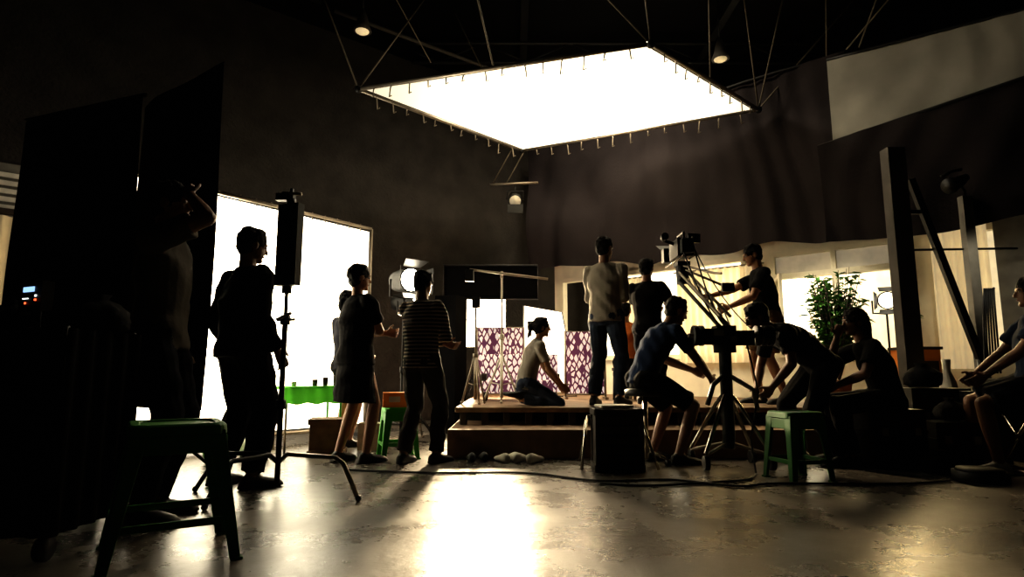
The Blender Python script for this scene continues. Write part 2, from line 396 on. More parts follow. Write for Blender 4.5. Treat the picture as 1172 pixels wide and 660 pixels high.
b = Bd('floor'); b.prism([(-12, -3, -.1), (14, -3, -.1), (14, 15, -.1), (-12, 15, -.1)], [(-12, -3, 0), (14, -3, 0), (14, 15, 0), (-12, 15, 0)], M_floor); b.done()
b = Bd('ceiling'); b.prism([(-12, -3, 6.5), (14, -3, 6.5), (14, 15, 6.5), (-12, 15, 6.5)], [(-12, -3, 6.6), (14, -3, 6.6), (14, 15, 6.6), (-12, 15, 6.6)], M_ceil); b.done()
b = Bd('wall_left')
b.prism([Lp(-9, 0, 0), Lp(7.2, 0, 0), Lp(7.2, -.2, 0), Lp(-9, -.2, 0)], [Lp(-9, 0, 6.0), Lp(7.2, 0, 6.0), Lp(7.2, -.2, 6.0), Lp(-9, -.2, 6.0)], M_wall)
b.prism([Lp(-9, .02, 6.0), Lp(7.2, .02, 6.0), Lp(7.2, -.2, 6.0), Lp(-9, -.2, 6.0)], [Lp(-9, .02, 6.5), Lp(7.2, .02, 6.5), Lp(7.2, -.2, 6.5), Lp(-9, -.2, 6.5)], M_ceil)
b.done()
b = Bd('wall_back')
b.prism([Wp(-.36, -2, 0), Wp(13, -2, 0), Wp(13, -2.2, 0), Wp(-.36, -2.2, 0)], [Wp(-.36, -2, 6.5), Wp(13, -2, 6.5), Wp(13, -2.2, 6.5), Wp(-.36, -2.2, 6.5)], M_ceil); b.done()
# ceiling structure
b = Bd('ceiling_truss')
for y in (3.2, 5.4, 7.6, 9.8):
    for z in (6.0, 6.35): b.tube([(-8, y, z), (10, y, z)], .035, M_blackm)
    for i in range(24): b.tube([(-8+i*.75, y, 6.0 if i % 2 else 6.35), (-8+(i+1)*.75, y, 6.35 if i % 2 else 6.0)], .015, M_blackm, 6)
for x in (-3, .2, 3.4, 6.4): b.beam((x, -1, 6.42), (x, 13, 6.42), .12, .12, M_blackm)
b.done()
b = Bd('ceiling_conduit'); b.tube([Lp(1, .8, 5.85), Lp(7, 1.0, 5.85)], .03, M_post); b.tube([(.42, 6.5, 5.75), (.98, 6.3, 5.75)], .02, M_steel); b.done()
b = Bd('ceiling_rope')
for p, q in (((3.9, 6.9, 6.4), (4.0, 7.3, 4.75)), ((4.7, 6.3, 6.4), (4.3, 7.1, 4.75)), ((-2.0, 7.0, 6.4), (-1.2, 8.5, 5.3)), ((5.2, 6.6, 6.0), (4.2, 7.2, 4.78))): b.tube([p, q], .009, M_rope, 6)
b.done()

# left wall window
b = Bd('window_1')
b.box(Lp(-3.05, .02, 2.05), (1.9, .04, 2.0), M_gwall, rz=39.7)
for i in range(5): b.box(Lp(-3.05, .07, 2.55+i*.09), (1.75, .03, .05), M_white, rz=39.7)
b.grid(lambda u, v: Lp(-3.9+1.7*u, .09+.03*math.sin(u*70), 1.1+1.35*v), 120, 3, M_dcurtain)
b.box(Lp(-3.05, .08, 2.5), (1.9, .08, .06), M_dwood, rz=39.7); b.done()

# ------------------------------------------------------------------ platform
b = Bd('stage_platform')
base = [(-.58, 5.6), (3.35, 5.6), (4.6, 7.35), (.95, 10.55), (-.58, 10.55)]
def slab(b, pts, z0, z1, m):
    n = len(pts); b.add([(x, y, z0) for x, y in pts]+[(x, y, z1) for x, y in pts], [tuple(range(n-1, -1, -1)), tuple(range(n, 2*n))]+[(i, (i+1) % n, n+(i+1) % n, n+i) for i in range(n)], m)
slab(b, base, 0, .25, M_wood)
slab(b, [(-.56, 6.1), (3.6, 6.1), (4.55, 7.37), (.95, 10.5), (-.56, 10.5)], .37, .42, M_wood)
for i in range(19): b.box((-.48+i*.215, 6.16, .31), (.07, .07, .12), M_dwood)
b.box((1.5, 6.75, .31), (4.0, .05, .12), M_case)
b.done(bevel=.006)

# ------------------------------------------------------------------ set facade
b = Bd('wall_set_facade')
def seg(b, w0, w1, z0, z1, m, o0=-.10, o1=0):
    b.prism([Wp(w0, o1, z0), Wp(w1, o1, z0), Wp(w1, o0, z0), Wp(w0, o0, z0)], [Wp(w0, o1, z1), Wp(w1, o1, z1), Wp(w1, o0, z1), Wp(w0, o0, z1)], m)
seg(b, .1, 5.75, 2.36, 2.95, M_cream); seg(b, .1, .3, .0, 2.36, M_cream); seg(b, .3, 8, 0, 1.0, M_cream)
seg(b, 3.5, 3.9, 1.0, 2.36, M_cream); seg(b, 5.42, 5.75, 1.0, 2.36, M_cream); seg(b, 6.3, 8, 1.0, 2.95, M_gwall); seg(b, 5.75, 6.3, 2.36, 2.95, M_cream); b.done()
b = Bd('set_backing_flat')
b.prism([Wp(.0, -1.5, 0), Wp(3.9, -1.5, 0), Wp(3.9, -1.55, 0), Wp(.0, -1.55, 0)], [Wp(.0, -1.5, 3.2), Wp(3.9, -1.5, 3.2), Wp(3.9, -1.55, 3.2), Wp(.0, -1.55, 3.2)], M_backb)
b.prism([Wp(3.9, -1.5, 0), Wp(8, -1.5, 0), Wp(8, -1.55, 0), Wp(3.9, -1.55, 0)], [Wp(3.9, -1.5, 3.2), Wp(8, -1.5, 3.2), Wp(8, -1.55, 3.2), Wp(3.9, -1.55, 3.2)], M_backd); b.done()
def window(name, w0, w1, z0, z1, nm, transom=None, pane=True):
    b = Bd(name)
    for z in (z0, z1): seg(b, w0, w1, z-.035, z+.035, M_cream, -.06, .06)
    for i in range(nm+1):
        w = w0+(w1-w0)*i/nm; seg(b, w-.03, w+.03, z0, z1, M_cream, -.06, .06)
    if transom:
        seg(b, w0, w1, transom-.035, transom+.035, M_cream, -.06, .07)
        if pane: seg(b, w0, w1, transom, z1, M_glass, -.01, 0)
    b.done()
window('window_2', 3.9, 5.42, 1.0, 2.36, 2, 2.05); window('window_3', .3, 3.5, 1.0, 2.36, 4)
def curtain(name, w0, w1, z0, z1, off, m=None, fq=60, amp=.03):
    b = Bd(name); m = m or M_curtain
    b.grid(lambda u, v: Wp(w0+(w1-w0)*u, off+amp*math.sin(u*(w1-w0)*fq+.6*math.sin(v*3)), z0+(z1-z0)*v), int((w1-w0)*90), 6, m)
    b.tube([Wp(w0-.05, off, z1), Wp(w1+.05, off, z1)], .012, M_steel); b.done()
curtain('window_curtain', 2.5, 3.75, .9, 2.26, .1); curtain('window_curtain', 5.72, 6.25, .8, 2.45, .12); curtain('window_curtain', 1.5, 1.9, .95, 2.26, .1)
# casement sash standing open
b = Bd('open_window_sash'); p0 = Wp(3.95, .09, 0); p1 = p0+V((-.15, -.45, 0))
for z in (1.05, 1.5, 2.0): b.beam(p0+V((0, 0, z)), p1+V((0, 0, z)), .035, .045, M_cream)
for p in (p0, p1): b.beam(p+V((0, 0, 1.03)), p+V((0, 0, 2.02)), .04, .04, M_cream)
b.done()

# drapes
def drape(name, w0, w1, zb, zt, off, m, seed, fold=.06, fq=3.2, fine=.012):
    b = Bd(name)
    def fn(u, v):
        w = w0+(w1-w0)*u; zz0 = zb(w); zz1 = zt(w); z = zz0+(zz1-zz0)*v
        o = off+fold*math.sin(w*fq+seed+v*1.2)+fold*.6*math.sin(w*fq*2.7+v*2+seed*2+1.5*math.sin(w*.9))*(1.2-v)+.03*math.sin(4*z+w*2.3+seed)*fold/.07+fine*math.sin(w*17+5*math.sin(v*2+seed+w))*(.4+.6*math.sin(w*1.7+seed)**2)
        return Wp(w, o, z)
    b.grid(fn, 260, 40, m); b.tube([Wp(w0+(w1-w0)*i/12, off, zt(w0+(w1-w0)*i/12)) for i in range(13)], .02, M_blackm); return b.done()
drape('blackout_drape', -.15, 5.05, lambda w: 2.53-.028*w+.04*math.sin(w*1.9)+.03*math.sin(w*5.1), lambda w: 4.80+.03*math.sin(w*2), .34, M_drape, 1.0, .085, 2.4, .016)
drape('blackout_drape', 4.75, 9.5, lambda w: 2.28+.04*math.sin(w*3), lambda w: 3.52+.12*(w-4.85), .74, M_drape, 2.1, .05, 2.0)
drape('muslin_drape', 4.87, 9.5, lambda w: 3.42+.12*(w-4.85), lambda w: 4.68-.06*(w-4.85), .54, M_greycl, 3.3, .014, 2.3, .006)

# ------------------------------------------------------------------ overhead frame
FA, FB, FC, FD = V((-1.94, 7.3, 4.3)), V((1.51, 6.23, 4.3)), V((3.35, 7.9, 4.3)), V((.155, 9.44, 4.3))
b = Bd('overhead_diffusion_frame')
cor = [FA, FB, FC, FD]; cen = sum(cor, V())/4
for i in range(4): b.tube([cor[i], cor[(i+1) % 4]], .026, M_steel)
ins = [c.lerp(cen, .035) for c in cor]
def scr(u, v):
    p = ins[0].lerp(ins[1], u).lerp(ins[3].lerp(ins[2], u), v); return p-V((0, 0, .05*math.sin(math.pi*u)*math.sin(math.pi*v)))
b.grid(scr, 20, 20, M_screen)
for i in range(4):
    p, q = cor[i], cor[(i+1) % 4]; n = int((q-p).length/.24)
    for k in range(1, n):
        a = p.lerp(q, k/n); dz = .10+.10*random.random(); s = random.uniform(-.03, .03)
        b.tube([a+V((0, 0, .02)), a+V((s, 0, -.05)), a+V((s*1.5, .01, -dz)), a+V((s*1.5+.03, .01, -dz+.02))], .009, M_steel, 5)
for p, q in ((FA, (-2.75, 7.2, 6.4)), (FA, (-1.2, 8.4, 6.4)), (FB, (1.4, 6.4, 6.4)), (FB, (.4, 7.2, 6.4)), (FC, (3.75, 7.4, 6.4)), (FC, (2.8, 7.0, 6.4)), (FD, (.1, 10.2, 6.4)), (FD, (-.9, 9.0, 6.4)), (FA.lerp(FB, .5), (-.7, 6.6, 6.4)), (FB.lerp(FC, .5), (2.4, 6.8, 6.4)), (FC, (5.2, 8.2, 6.4))):
    b.tube([p, q], .011, M_rope, 6)
for i in range(4):
    b.sphere(cor[i], .05, M_blackm, 8, 6)
b.done()
# hanging lamp rig beneath rear corner
b = Bd('hanging_spotlight')
b.tube([FD+V((-.15, -.1, 0)), (-.32, 9.5, 3.75)], .01, M_rope, 6); b.tube([FD+V((.05, .0, 0)), (-.1, 9.5, 3.75)], .01, M_rope, 6)
b.tube([(-.36, 9.5, 3.75), (.42, 9.45, 3.77)], .022, M_steel); b.tube([(.05, 9.5, 3.75), (.05, 9.5, 3.62)], .012, M_blackm)
b.tube([(-.08, 9.5, 3.5), (-.08, 9.5, 3.64), (.18, 9.5, 3.64), (.18, 9.5, 3.5)], .012, M_blackm)
b.cyl((.05, 9.62, 3.58), (.05, 9.36, 3.44), .10, .11, M_blackm); b.cyl((.05, 9.36, 3.44), (.05, 9.35, 3.435), .09, .09, M_dimlens)
b.box((.05, 9.30, 3.30), (.24, .02, .14), M_blackm); b.done()
def pendant(name, x, y, z, m):
    b = Bd(name); b.tube([(x, y, 6.5), (x, y, z+.3)], .012, M_blackm)
    b.tube([(x, y, z+.32), (x, y, z+.2), (x, y, z+.1), (x, y, z)], [.03, .07, .09, .13], M_post, 16); b.sphere((x, y, z+.01), (.10, .10, .05), m); b.done()
pendant('bay_lamp', -2.1, 8.0, 5.50, mat('bay_bulb', (.8, .7, .5), emit=(1, .75, .4), es=.5)); pendant('bay_lamp', 3.05, 8.4, 5.3, mat('bay_bulb_dim', (.8, .7, .5), emit=(1, .75, .4), es=.2))

# ------------------------------------------------------------------ left backlit screen
S0, S1 = V((-3.41, 5.27, 0)), V((-1.765, 7.5, 0))
b = Bd('backlit_diffusion_screen')
for z in (.12, 2.54): b.tube([S0+V((0, 0, z)), S1+V((0, 0, z))], .022, M_steel)
for s in (S0, S1): b.tube([s, s+V((0, 0, 2.54))], .022, M_steel)
b.grid(lambda u, v: S0.lerp(S1, .012+.976*u)+V((0, 0, .16+2.34*v)), 12, 12, M_screen2)
for k in range(1, 16):
    p = S0.lerp(S1, k/16)+V((0, 0, 2.54)); b.tube([p+V((0, 0, .03)), p-V((0, 0, .06))], .008, M_steel, 5)
nrm = V((.805, -.594, 0))
for s in (S0, S1): b.beam(s+nrm*.25+V((0, 0, .02)), s-nrm*.35+V((0, 0, .02)), .05, .04, M_blackm)
b.done()

# black flags
def flag(name, p0, p1, zt, zb, curve=0.0):
    b = Bd(name); p0 = V((*p0, 0)); p1 = V((*p1, 0)); d = (p1-p0).normalized(); n = V((d.y, -d.x, 0))
    b.grid(lambda u, v: p0.lerp(p1, u)+n*(curve*math.sin(math.pi*u)+.012*math.sin(u*9+v*5))+V((0, 0, zb+(zt-zb)*v-(.06*math.sin(math.pi*u)*v if curve > 0 else 0))), 16, 16, M_duv)
    m = p0.lerp(p1, .5)-n*.06
    if not curve: b.tube([p0+V((0, 0, zt))-n*.015, p1+V((0, 0, zt))-n*.015], .014, M_blackm)
    b.tube([m, m+V((0, 0, zt-.1))], .018, M_blackm)
    for a in (0, 120, 240):
        a = math.radians(a+20); b.tube([m+V((0, 0, .35)), m+V((.38*math.cos(a), .38*math.sin(a), .02))], .014, M_blackm, 6)
    b.done(solid=.006)
flag('black_flag', (-3.59, 4.29), (-2.46, 3.87), 2.6, .75); flag('black_flag', (-3.17, 5.0), (-2.11, 4.23), 3.02, .5, .08)

# ------------------------------------------------------------------ stands & lamps
def tripod(b, x, y, z0, h, r=.4, m=M_blackm, a0=10):
    b.tube([(x, y, z0+.05), (x, y, z0+h*.5)], .018, m); b.tube([(x, y, z0+h*.5), (x, y, z0+h)], .012, m)
    b.cyl((x, y, z0+h*.48), (x, y, z0+h*.52), .03, .03, m, 10)
    for k in range(3):
        a = math.radians(a0+120*k); e = V((x+r*math.cos(a), y+r*math.sin(a), z0+.012)); t = V((x, y, z0+.55))
        b.tube([t, e], .012, m, 6); b.tube([(x, y, z0+.2), t.lerp(e, .6)], .007, m, 6); b.sphere(e+V((0, 0, .005)), .017, m, 8, 6)
def lamp(name, x, y, h, aim, z0=0, r=.14, lens=M_lens, a0=10, legr=.4):
    b = Bd(name); tripod(b, x, y, z0, h, legr, a0=a0); c = V((x, y, z0+h+r+.06)); d = V(aim).normalized(); s = d.cross(V((0, 0, 1))).normalized(); u = s.cross(d)
    b.tube([c+s*(r+.04), c+s*(r+.04)-V((0, 0, r+.05)), c-V((0, 0, r+.06)), c-s*(r+.04)-V((0, 0, r+.05)), c-s*(r+.04)], .012, M_blackm, 6)
    b.tube([c-d*r*1.3, c-d*r*1.1, c-d*r*.3, c+d*r*.9, c+d*r], [r*.5, r*.85, r*.95, r, r*1.05], M_blackm, 20)
    b.cyl(c+d*r*1.0, c+d*(r*1.0+.012), r*.9, r*.86, lens, 20)
    for sg, ax, ay in ((1, u, s), (-1, u, s), (1, s, u), (-1, s, u)):
        q = c+d*r+ax*sg*r*1.05; e = q+d*r*.9+ax*sg*r*.5
        b.add([q-ay*r*.8, q+ay*r*.8, e+ay*r*1.1, e-ay*r*1.1], [(0, 1, 2, 3)], M_blackm)
    return b.done()
lamp('fresnel_lamp', -1.20, 6.75, 1.58, (.66, -.75, -.05), r=.135)
lamp('fresnel_lamp', -1.35, 7.6, 1.45, (.9, -.3, -.05), r=.12)
lamp('fresnel_lamp', 4.38, 7.12, 1.02, (-.35, -.9, -.12), r=.10, z0=.42, legr=.15, lens=M_plens)

b = Bd('softbox_lamp'); tripod(b, -.5, 9.55, .42, 1.0)
sx0, sx1, sz0, sz1 = -.92, -.10, 1.15, 1.98
b.add([(sx0, 9.3, sz0), (sx1, 9.3, sz0), (sx1, 9.3, sz1), (sx0, 9.3, sz1)], [(0, 1, 2, 3)], M_soft)
fr4 = [V((sx0-.03, 9.27, sz0-.03)), V((sx1+.03, 9.27, sz0-.03)), V((sx1+.03, 9.27, sz1+.03)), V((sx0-.03, 9.27, sz1+.03))]
bk4 = [V((-.62, 9.72, 1.45)), V((-.38, 9.72, 1.45)), V((-.38, 9.72, 1.68)), V((-.62, 9.72, 1.68))]
for i in range(4): b.add([fr4[i], fr4[(i+1) % 4], bk4[(i+1) % 4], bk4[i]], [(0, 1, 2, 3)], M_duv)
b.box((-.5, 9.82, 1.56), (.26, .2, .26), M_blackm); b.done()

b = Bd('scrim_flag'); x0, x1, z0, z1 = -.96, .36, 1.78, 2.26
b.add([(x0, 8.5, z0), (x1, 8.5, z0), (x1, 8.5, z1), (x0, 8.5, z1)], [(0, 1, 2, 3)], M_duv)
b.tube([(x0, 8.49, z0), (x1, 8.49, z0), (x1, 8.49, z1), (x0, 8.49, z1), (x0, 8.49, z0)], .012, M_blackm); tripod(b, x0+.02, 8.56, .0, 2.2, .3); b.done()
b = Bd('reflector_board')
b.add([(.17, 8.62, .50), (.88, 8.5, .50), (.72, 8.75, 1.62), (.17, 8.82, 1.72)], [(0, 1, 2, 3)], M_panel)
b.tube([(.17, 8.63, .44), (.88, 8.51, .44), (.72, 8.76, 1.62), (.17, 8.83, 1.72), (.17, 8.63, .44)], .014, M_blackm)
b.tube([(.45, 8.82, 1.66), (.5, 9.2, .43)], .014, M_blackm); b.done()
for (xa, xb, y, za, zb) in ((-.47, .16, 8.2, .48, 1.36), (.70, 1.22, 8.1, .48, 1.30)):
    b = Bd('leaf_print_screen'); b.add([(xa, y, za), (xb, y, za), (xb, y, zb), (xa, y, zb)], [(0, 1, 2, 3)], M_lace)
    b.tube([(xa, y, .42), (xa, y, zb), (xb, y, zb), (xb, y, .42)], .016, M_steel); b.tube([(xa, y, za), (xb, y, za)], .012, M_steel)
    for xx in (xa, xb): b.beam((xx, y-.15, .435), (xx, y+.15, .435), .04, .03, M_steel)
    b.done()
# low settee covered in the same print, in front of the screens
b = Bd('print_covered_settee')
b.box((.10, 7.62, .60), (.95, .42, .14), M_lace); b.box((.10, 7.82, .82), (.95, .08, .34), M_lace)
for s in (-.34, .54): b.box((s, 7.62, .70), (.07, .42, .10), M_dwood)
for s in (-.32, .52):
    for t in (7.45, 7.78): b.beam((s, t, .42), (s, t, .54), .04, .04, M_dwood)
b.done(bevel=.012)
b = Bd('black_v_flat'); b.add([(-1.0, 7.9, .0), (-.72, 7.8, .0), (-.72, 7.8, 1.75), (-1.0, 7.9, 1.75)], [(0, 1, 2, 3)], M_duv); b.add([(-.72, 7.8, .0), (-.60, 8.1, .0), (-.60, 8.1, 1.75), (-.72, 7.8, 1.75)], [(0, 1, 2, 3)], M_duv); b.done(solid=.02)
b = Bd('boom_light_stand'); tripod(b, -.12, 7.1, .42, 1.5, .24, M_white, 30); b.tube([(-.5, 7.1, 1.96), (.42, 7.05, 1.84)], .014, M_steel); b.tube([(-.12, 7.1, 1.86), (-.12, 7.1, 1.94)], .016, M_steel)
b.box((-.5, 7.1, 1.89), (.1, .06, .14), M_blackm); b.done()
for (x, y, z0, h) in ((-.40, 6.75, .42, 1.05), (.25, 8.15, .42, .9), (-1.15, 7.25, 0, 1.3)):
    b = Bd('light_stand'); tripod(b, x, y, z0, h, .15, M_steel, 50); b.box((x, y, z0+h+.06), (.09, .06, .12), M_blackm); b.done()

# C-stand with panel
b = Bd('light_panel_stand'); px, py = -1.505, 4.05
b.tube([(px, py, .06), (px, py, 1.1)], .019, M_blackm); b.tube([(px, py, 1.1), (px, py, 2.0)], .013, M_blackm)
for z in (.55, 1.1, 1.31, 1.90): b.cyl((px, py, z-.03), (px, py, z+.03), .032, .032, M_blackm, 12)
b.box((px+.02, py-.05, 1.60), (.165, .06, .55), M_case, rz=-20); b.box((px+.032, py-.085, 1.60), (.13, .02, .50), M_blackm, rz=-20)
b.box((px-.04, py, 1.94), (.12, .05, .05), M_blackm); b.tube([(px-.06, py, 1.97), (px+.08, py-.04, 1.95)], .012, M_steel); b.tube([(px-.05, py, 1.1), (px+.08, py-.05, 1.1)], .009, M_steel)
b.tube([(px-.04, py-.04, 1.1), (px+.06, py-.07, 1.14)], .012, M_steel)
for a, ln in ((-26, .54), (180, .40), (250, .45)):
    a = math.radians(a); d = V((math.cos(a), math.sin(a), 0)); p = V((px, py, .24))
    b.tube([p-V((0, 0, .06)), p+d*.08, p+d*(ln-.06)+V((0, 0, 0)), p+d*(ln)-V((0, 0, .03)), p+d*(ln+.12)-V((0, 0, .225))], .015, M_steel if ln > .5 else M_blackm, 8)
    b.sphere(p+d*(ln+.12)-V((0, 0, .222)), .02, M_blackm, 8, 6)
b.done()

# ------------------------------------------------------------------ stools, tables, boxes
def stool(name, x, y, rz, h, seat, basew, m):
    b = Bd(name); R = Matrix.Rotation(math.radians(rz), 3, 'Z'); o = V((x, y, 0))
    def q(a, c, z): return o+R@V((a, c, 0))+V((0, 0, z))
    s = seat/2
    def rr(k, z, n=5):
        pts = []; r = .05
        for cx, cy, a0 in ((1, 1, 0), (-1, 1, 90), (-1, -1, 180), (1, -1, 270)):
            for i in range(n):
                a = math.radians(a0+90*i/(n-1)); pts.append(q(cx*(k-r)+r*math.cos(a), cy*(k-r)+r*math.sin(a), z))
        return pts
    L = [rr(s*1.06, h-.045), rr(s*1.04, h-.01), rr(s*.98, h), rr(s*.80, h), rr(s*.78, h-.008)]; n = len(L[0]); vs = sum(L, []); fs = []
    for j in range(len(L)-1):
        for i in range(n): fs.append((j*n+i, j*n+(i+1) % n, (j+1)*n+(i+1) % n, (j+1)*n+i))
    fs.append(tuple(range((len(L)-1)*n, len(L)*n))); fs.append(tuple(range(n-1, -1, -1))); b.add(vs, fs, m)
    bs = basew/2; lw = .05
    for sx, sy in ((1, 1), (1, -1), (-1, -1), (-1, 1)):
        for ax in (0, 1):   # L-section leg
            t = .012
            def cor(k, z, w):
                c0 = (sx*k, sy*k)
                if ax == 0: return [q(c0[0], c0[1], z), q(c0[0]-sx*w, c0[1], z), q(c0[0]-sx*w, c0[1]-sy*t, z), q(c0[0], c0[1]-sy*t, z)]
                return [q(c0[0], c0[1], z), q(c0[0], c0[1]-sy*w, z), q(c0[0]-sx*t, c0[1]-sy*w, z), q(c0[0]-sx*t, c0[1], z)]
            b.prism(cor(bs, 0, lw*.8), cor(s*1.0, h-.03, lw*1.4), m)
        b.box(q(sx*(bs-.015), sy*(bs-.015), .006), (.045, .045, .012), m, rz=rz)
    def kk(z): return bs+(s-bs)*z/h
    for z, hh in ((.13*h/.45, .03), (h-.085, .07)):
        k = kk(z)-.01
        for a, c in (((-k, k), (k, k)), ((k, k), (k, -k)), ((k, -k), (-k, -k)), ((-k, -k), (-k, k))): b.beam(q(*a, z), q(*c, z), .012, hh, m)
    return b.done(bevel=.003)
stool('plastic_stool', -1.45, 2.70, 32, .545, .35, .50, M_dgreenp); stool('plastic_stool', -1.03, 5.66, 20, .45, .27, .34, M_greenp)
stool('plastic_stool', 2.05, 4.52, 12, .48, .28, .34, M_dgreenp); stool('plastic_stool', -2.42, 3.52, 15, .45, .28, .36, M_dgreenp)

b = Bd('orange_carton'); b.box((-1.05, 5.66, .515), (.25, .2, .13), M_orange, rz=12); b.box((-1.05, 5.555, .52), (.1, .004, .05), M_white, rz=12); b.done(bevel=.004)
b = Bd('folding_table')
R = 38
b.box((-2.05, 6.25, .61), (.66, .46, .025), M_greencl, rz=R)
RM = Matrix.Rotation(math.radians(R), 3, 'Z')
for sx in (-1, 1):
    for sy in (-1, 1):
        p = V((-2.05, 6.25, 0))+RM@V((sx*.27, sy*.17, 0)); b.tube([p, p+V((0, 0, .6))], .012, M_greenp if sx > 0 else M_steel)
b.grid(lambda u, v: V((-2.05, 6.25, 0))+RM@V((-.34+.68*u, -.245-.01*math.sin(u*30), .61-.15*v+.008*math.sin(u*22))), 40, 4, M_greencl)
b.grid(lambda u, v: V((-2.05, 6.25, 0))+RM@V((.345+.01*math.sin(u*30), -.24+.48*u, .61-.15*v+.008*math.sin(u*22))), 30, 4, M_greencl)
b.done()
for i, (x, y) in enumerate(((-2.15, 6.1), (-2.0, 6.28), (-1.9, 6.3), (-1.83, 6.42))):
    b = Bd('tea_glass'); b.tube([(x, y, .623), (x, y, .66+.02*i), (x, y, .67+.02*i)], [.022, .028, .026], M_dwood if i else M_white, 14); b.done()
b = Bd('wooden_box'); b.box((-1.72, 5.85, .17), (.30, .28, .32), M_wood, rz=10)
for z in (.03, .31): b.box((-1.72, 5.85, z), (.33, .31, .05), M_wood, rz=10)
b.done(bevel=.004)
b = Bd('cardboard_carton'); b.box((-1.38, 6.25, .13), (.25, .22, .26), M_wood, rz=-10); b.box((-1.38, 6.18, .265), (.25, .08, .01), M_cream, rz=-10); b.done(bevel=.003)
def bag(name, x, y, z, r, m):
    b = Bd(name)
    n = 24; vs = []; fs = []
    prof = [(0, .6), (.1, .92), (.35, 1.0), (.6, .9), (.8, .6), (.92, .25), (1.05, .35)]
    for t, k in prof:
        for i in range(n):
            a = 2*math.pi*i/n; q = 1+.09*math.sin(a*5+t*6)+.05*math.sin(a*9+x*7)
            vs.append(V((x+r[0]*k*q*math.cos(a), y+r[1]*k*q*math.sin(a), z+r[2]*t)))
    for j in range(len(prof)-1):
        for i in range(n): fs.append((j*n+i, j*n+(i+1) % n, (j+1)*n+(i+1) % n, (j+1)*n+i))
    fs.append(tuple(range(n-1, -1, -1))); b.add(vs, fs, m, True); return b.done(solid=.003)
bag('plastic_bag', -2.3, 5.6, 0, (.13, .12, .24), M_white); bag('plastic_bag', -2.5, 5.35, 0, (.12, .1, .30), M_greencl)

# wooden crate
b = Bd('wooden_crate'); cx, cy, cw, cd, ch = .83, 4.96, .37, .28, .48
b.box((cx, cy, ch/2), (cw-.02, cd-.02, ch-.01), M_dwood)
for sx in (-1, 1):
    for sy in (-1, 1): b.box((cx+sx*(cw/2-.02), cy+sy*(cd/2-.01), ch/2), (.045, .03, ch), M_dwood)
for z in (.03, ch-.03):
    for sy in (-1, 1): b.box((cx, cy+sy*(cd/2-.005), z), (cw, .03, .05), M_dwood)
    for sx in (-1, 1): b.box((cx+sx*(cw/2-.005), cy, z), (.03, cd, .05), M_dwood)
for k in range(5): b.box((cx, cy-cd/2-.004, .09+.075*k), (cw-.07, .008, .062), M_dwood)
b.done(bevel=.003)
b = Bd('plastic_film_wrap'); b.box((cx-.02, cy, ch+.012), (.26, .22, .022), M_white, rz=8); b.done(bevel=.008)
b = Bd('sawhorse_leg_frame')
for xx, s in ((.62, -1), (1.06, 1)):
    b.tube([(xx, 5.15, .40), (xx+s*.08, 4.9, .01)], .012, M_chrome); b.tube([(xx, 5.15, .40), (xx+s*.04, 5.4, .01)], .012, M_chrome)
b.tube([(.62, 5.15, .40), (1.06, 5.15, .40)], .012, M_chrome); b.done()

# round seat for focus puller
b = Bd('dolly_seat'); sx_, sy_ = 1.13, 5.28
b.tube([(sx_, sy_, .56), (sx_, sy_, .57), (sx_, sy_, .61), (sx_, sy_, .625)], [.14, .17, .17, .14], M_case, 20)
b.tube([(sx_, sy_, .04), (sx_, sy_, .57)], .022, M_chrome)
for k in range(4):
    a = math.radians(45+90*k); e = V((sx_+.20*math.cos(a), sy_+.20*math.sin(a), .05)); b.tube([(sx_, sy_, .12), e], .014, M_chrome); b.sphere(e-V((0, 0, .02)), .028, M_blackm, 10, 6)
b.done()

# ------------------------------------------------------------------ camera dolly / jib with cine camera
b = Bd('camera_dolly_jib'); dx, dy = 1.76, 5.08
for k in range(4):
    a = math.radians(45+90*k); e = V((dx+.36*math.cos(a), dy+.28*math.sin(a), .09))
    b.tube([(dx, dy, .62), (dx+.1*math.cos(a), dy+.1*math.sin(a), .5), e+V((0, 0, .04))], .017, M_chrome); b.tube([(dx, dy, .2), e+V((0, 0, .03))], .013, M_steel)
    b.cyl(e+V((-.02, 0, -.03)), e+V((.02, 0, -.03)), .055, .055, M_blackm, 16)
b.tube([(dx, dy, .15), (dx, dy, .95)], .05, M_blackm, 14); b.cyl((dx, dy, .92), (dx, dy, 1.0), .09, .09, M_case)
b.tube([(dx, dy, .75), (dx+.18, dy-.1, .62), (dx+.2, dy-.12, .45)], .02, M_steel); b.tube([(dx, dy, .75), (dx-.14, dy-.1, .66), (dx-.2, dy-.12, .5)], .02, M_blackm)
b.box((dx, dy, 1.06), (.16, .14, .16), M_case); b.box((dx-.14, dy-.02, 1.05), (.12, .12, .13), M_case); b.box((dx+.16, dy, 1.04), (.14, .12, .12), M_case)
b.box((dx-.07, dy-.08, 1.08), (.08, .02, .05), M_steel); b.box((dx+.05, dy-.08, 1.03), (.05, .02, .05), M_steel)
for k, xo in enumerate((-.26, -.21, .26, .31, .36)): b.cyl((dx+xo, dy, 1.06), (dx+xo+.035, dy, 1.06), .085, .085, M_blackm, 20)
b.tube([(dx+.42, dy, 1.06), (dx-.3, dy, 1.06)], .02, M_steel)
A0 = V((dx+.02, dy, 1.12)); A1 = V((dx-.14, 5.75, 1.62))
for o in (-.04, .04):
    b.tube([A0+V((o, 0, .0)), A1+V((o, 0, 0))], .018, M_blackm); b.tube([A0+V((o, 0, .1)), A1+V((o, 0, .1))], .014, M_steel)
for k in range(7): b.tube([A0.lerp(A1, k/7)+V((.04, 0, 0)), A0.lerp(A1, (k+1)/7)+V((.04, 0, .1))], .007, M_steel, 6)
b.cyl(A1-V((0, 0, .03)), A1+V((0, 0, .14)), .05, .06, M_case); b.box(A1+V((0, 0, .16)), (.12, .16, .04), M_case)
C = A1+V((0, 0, .30))
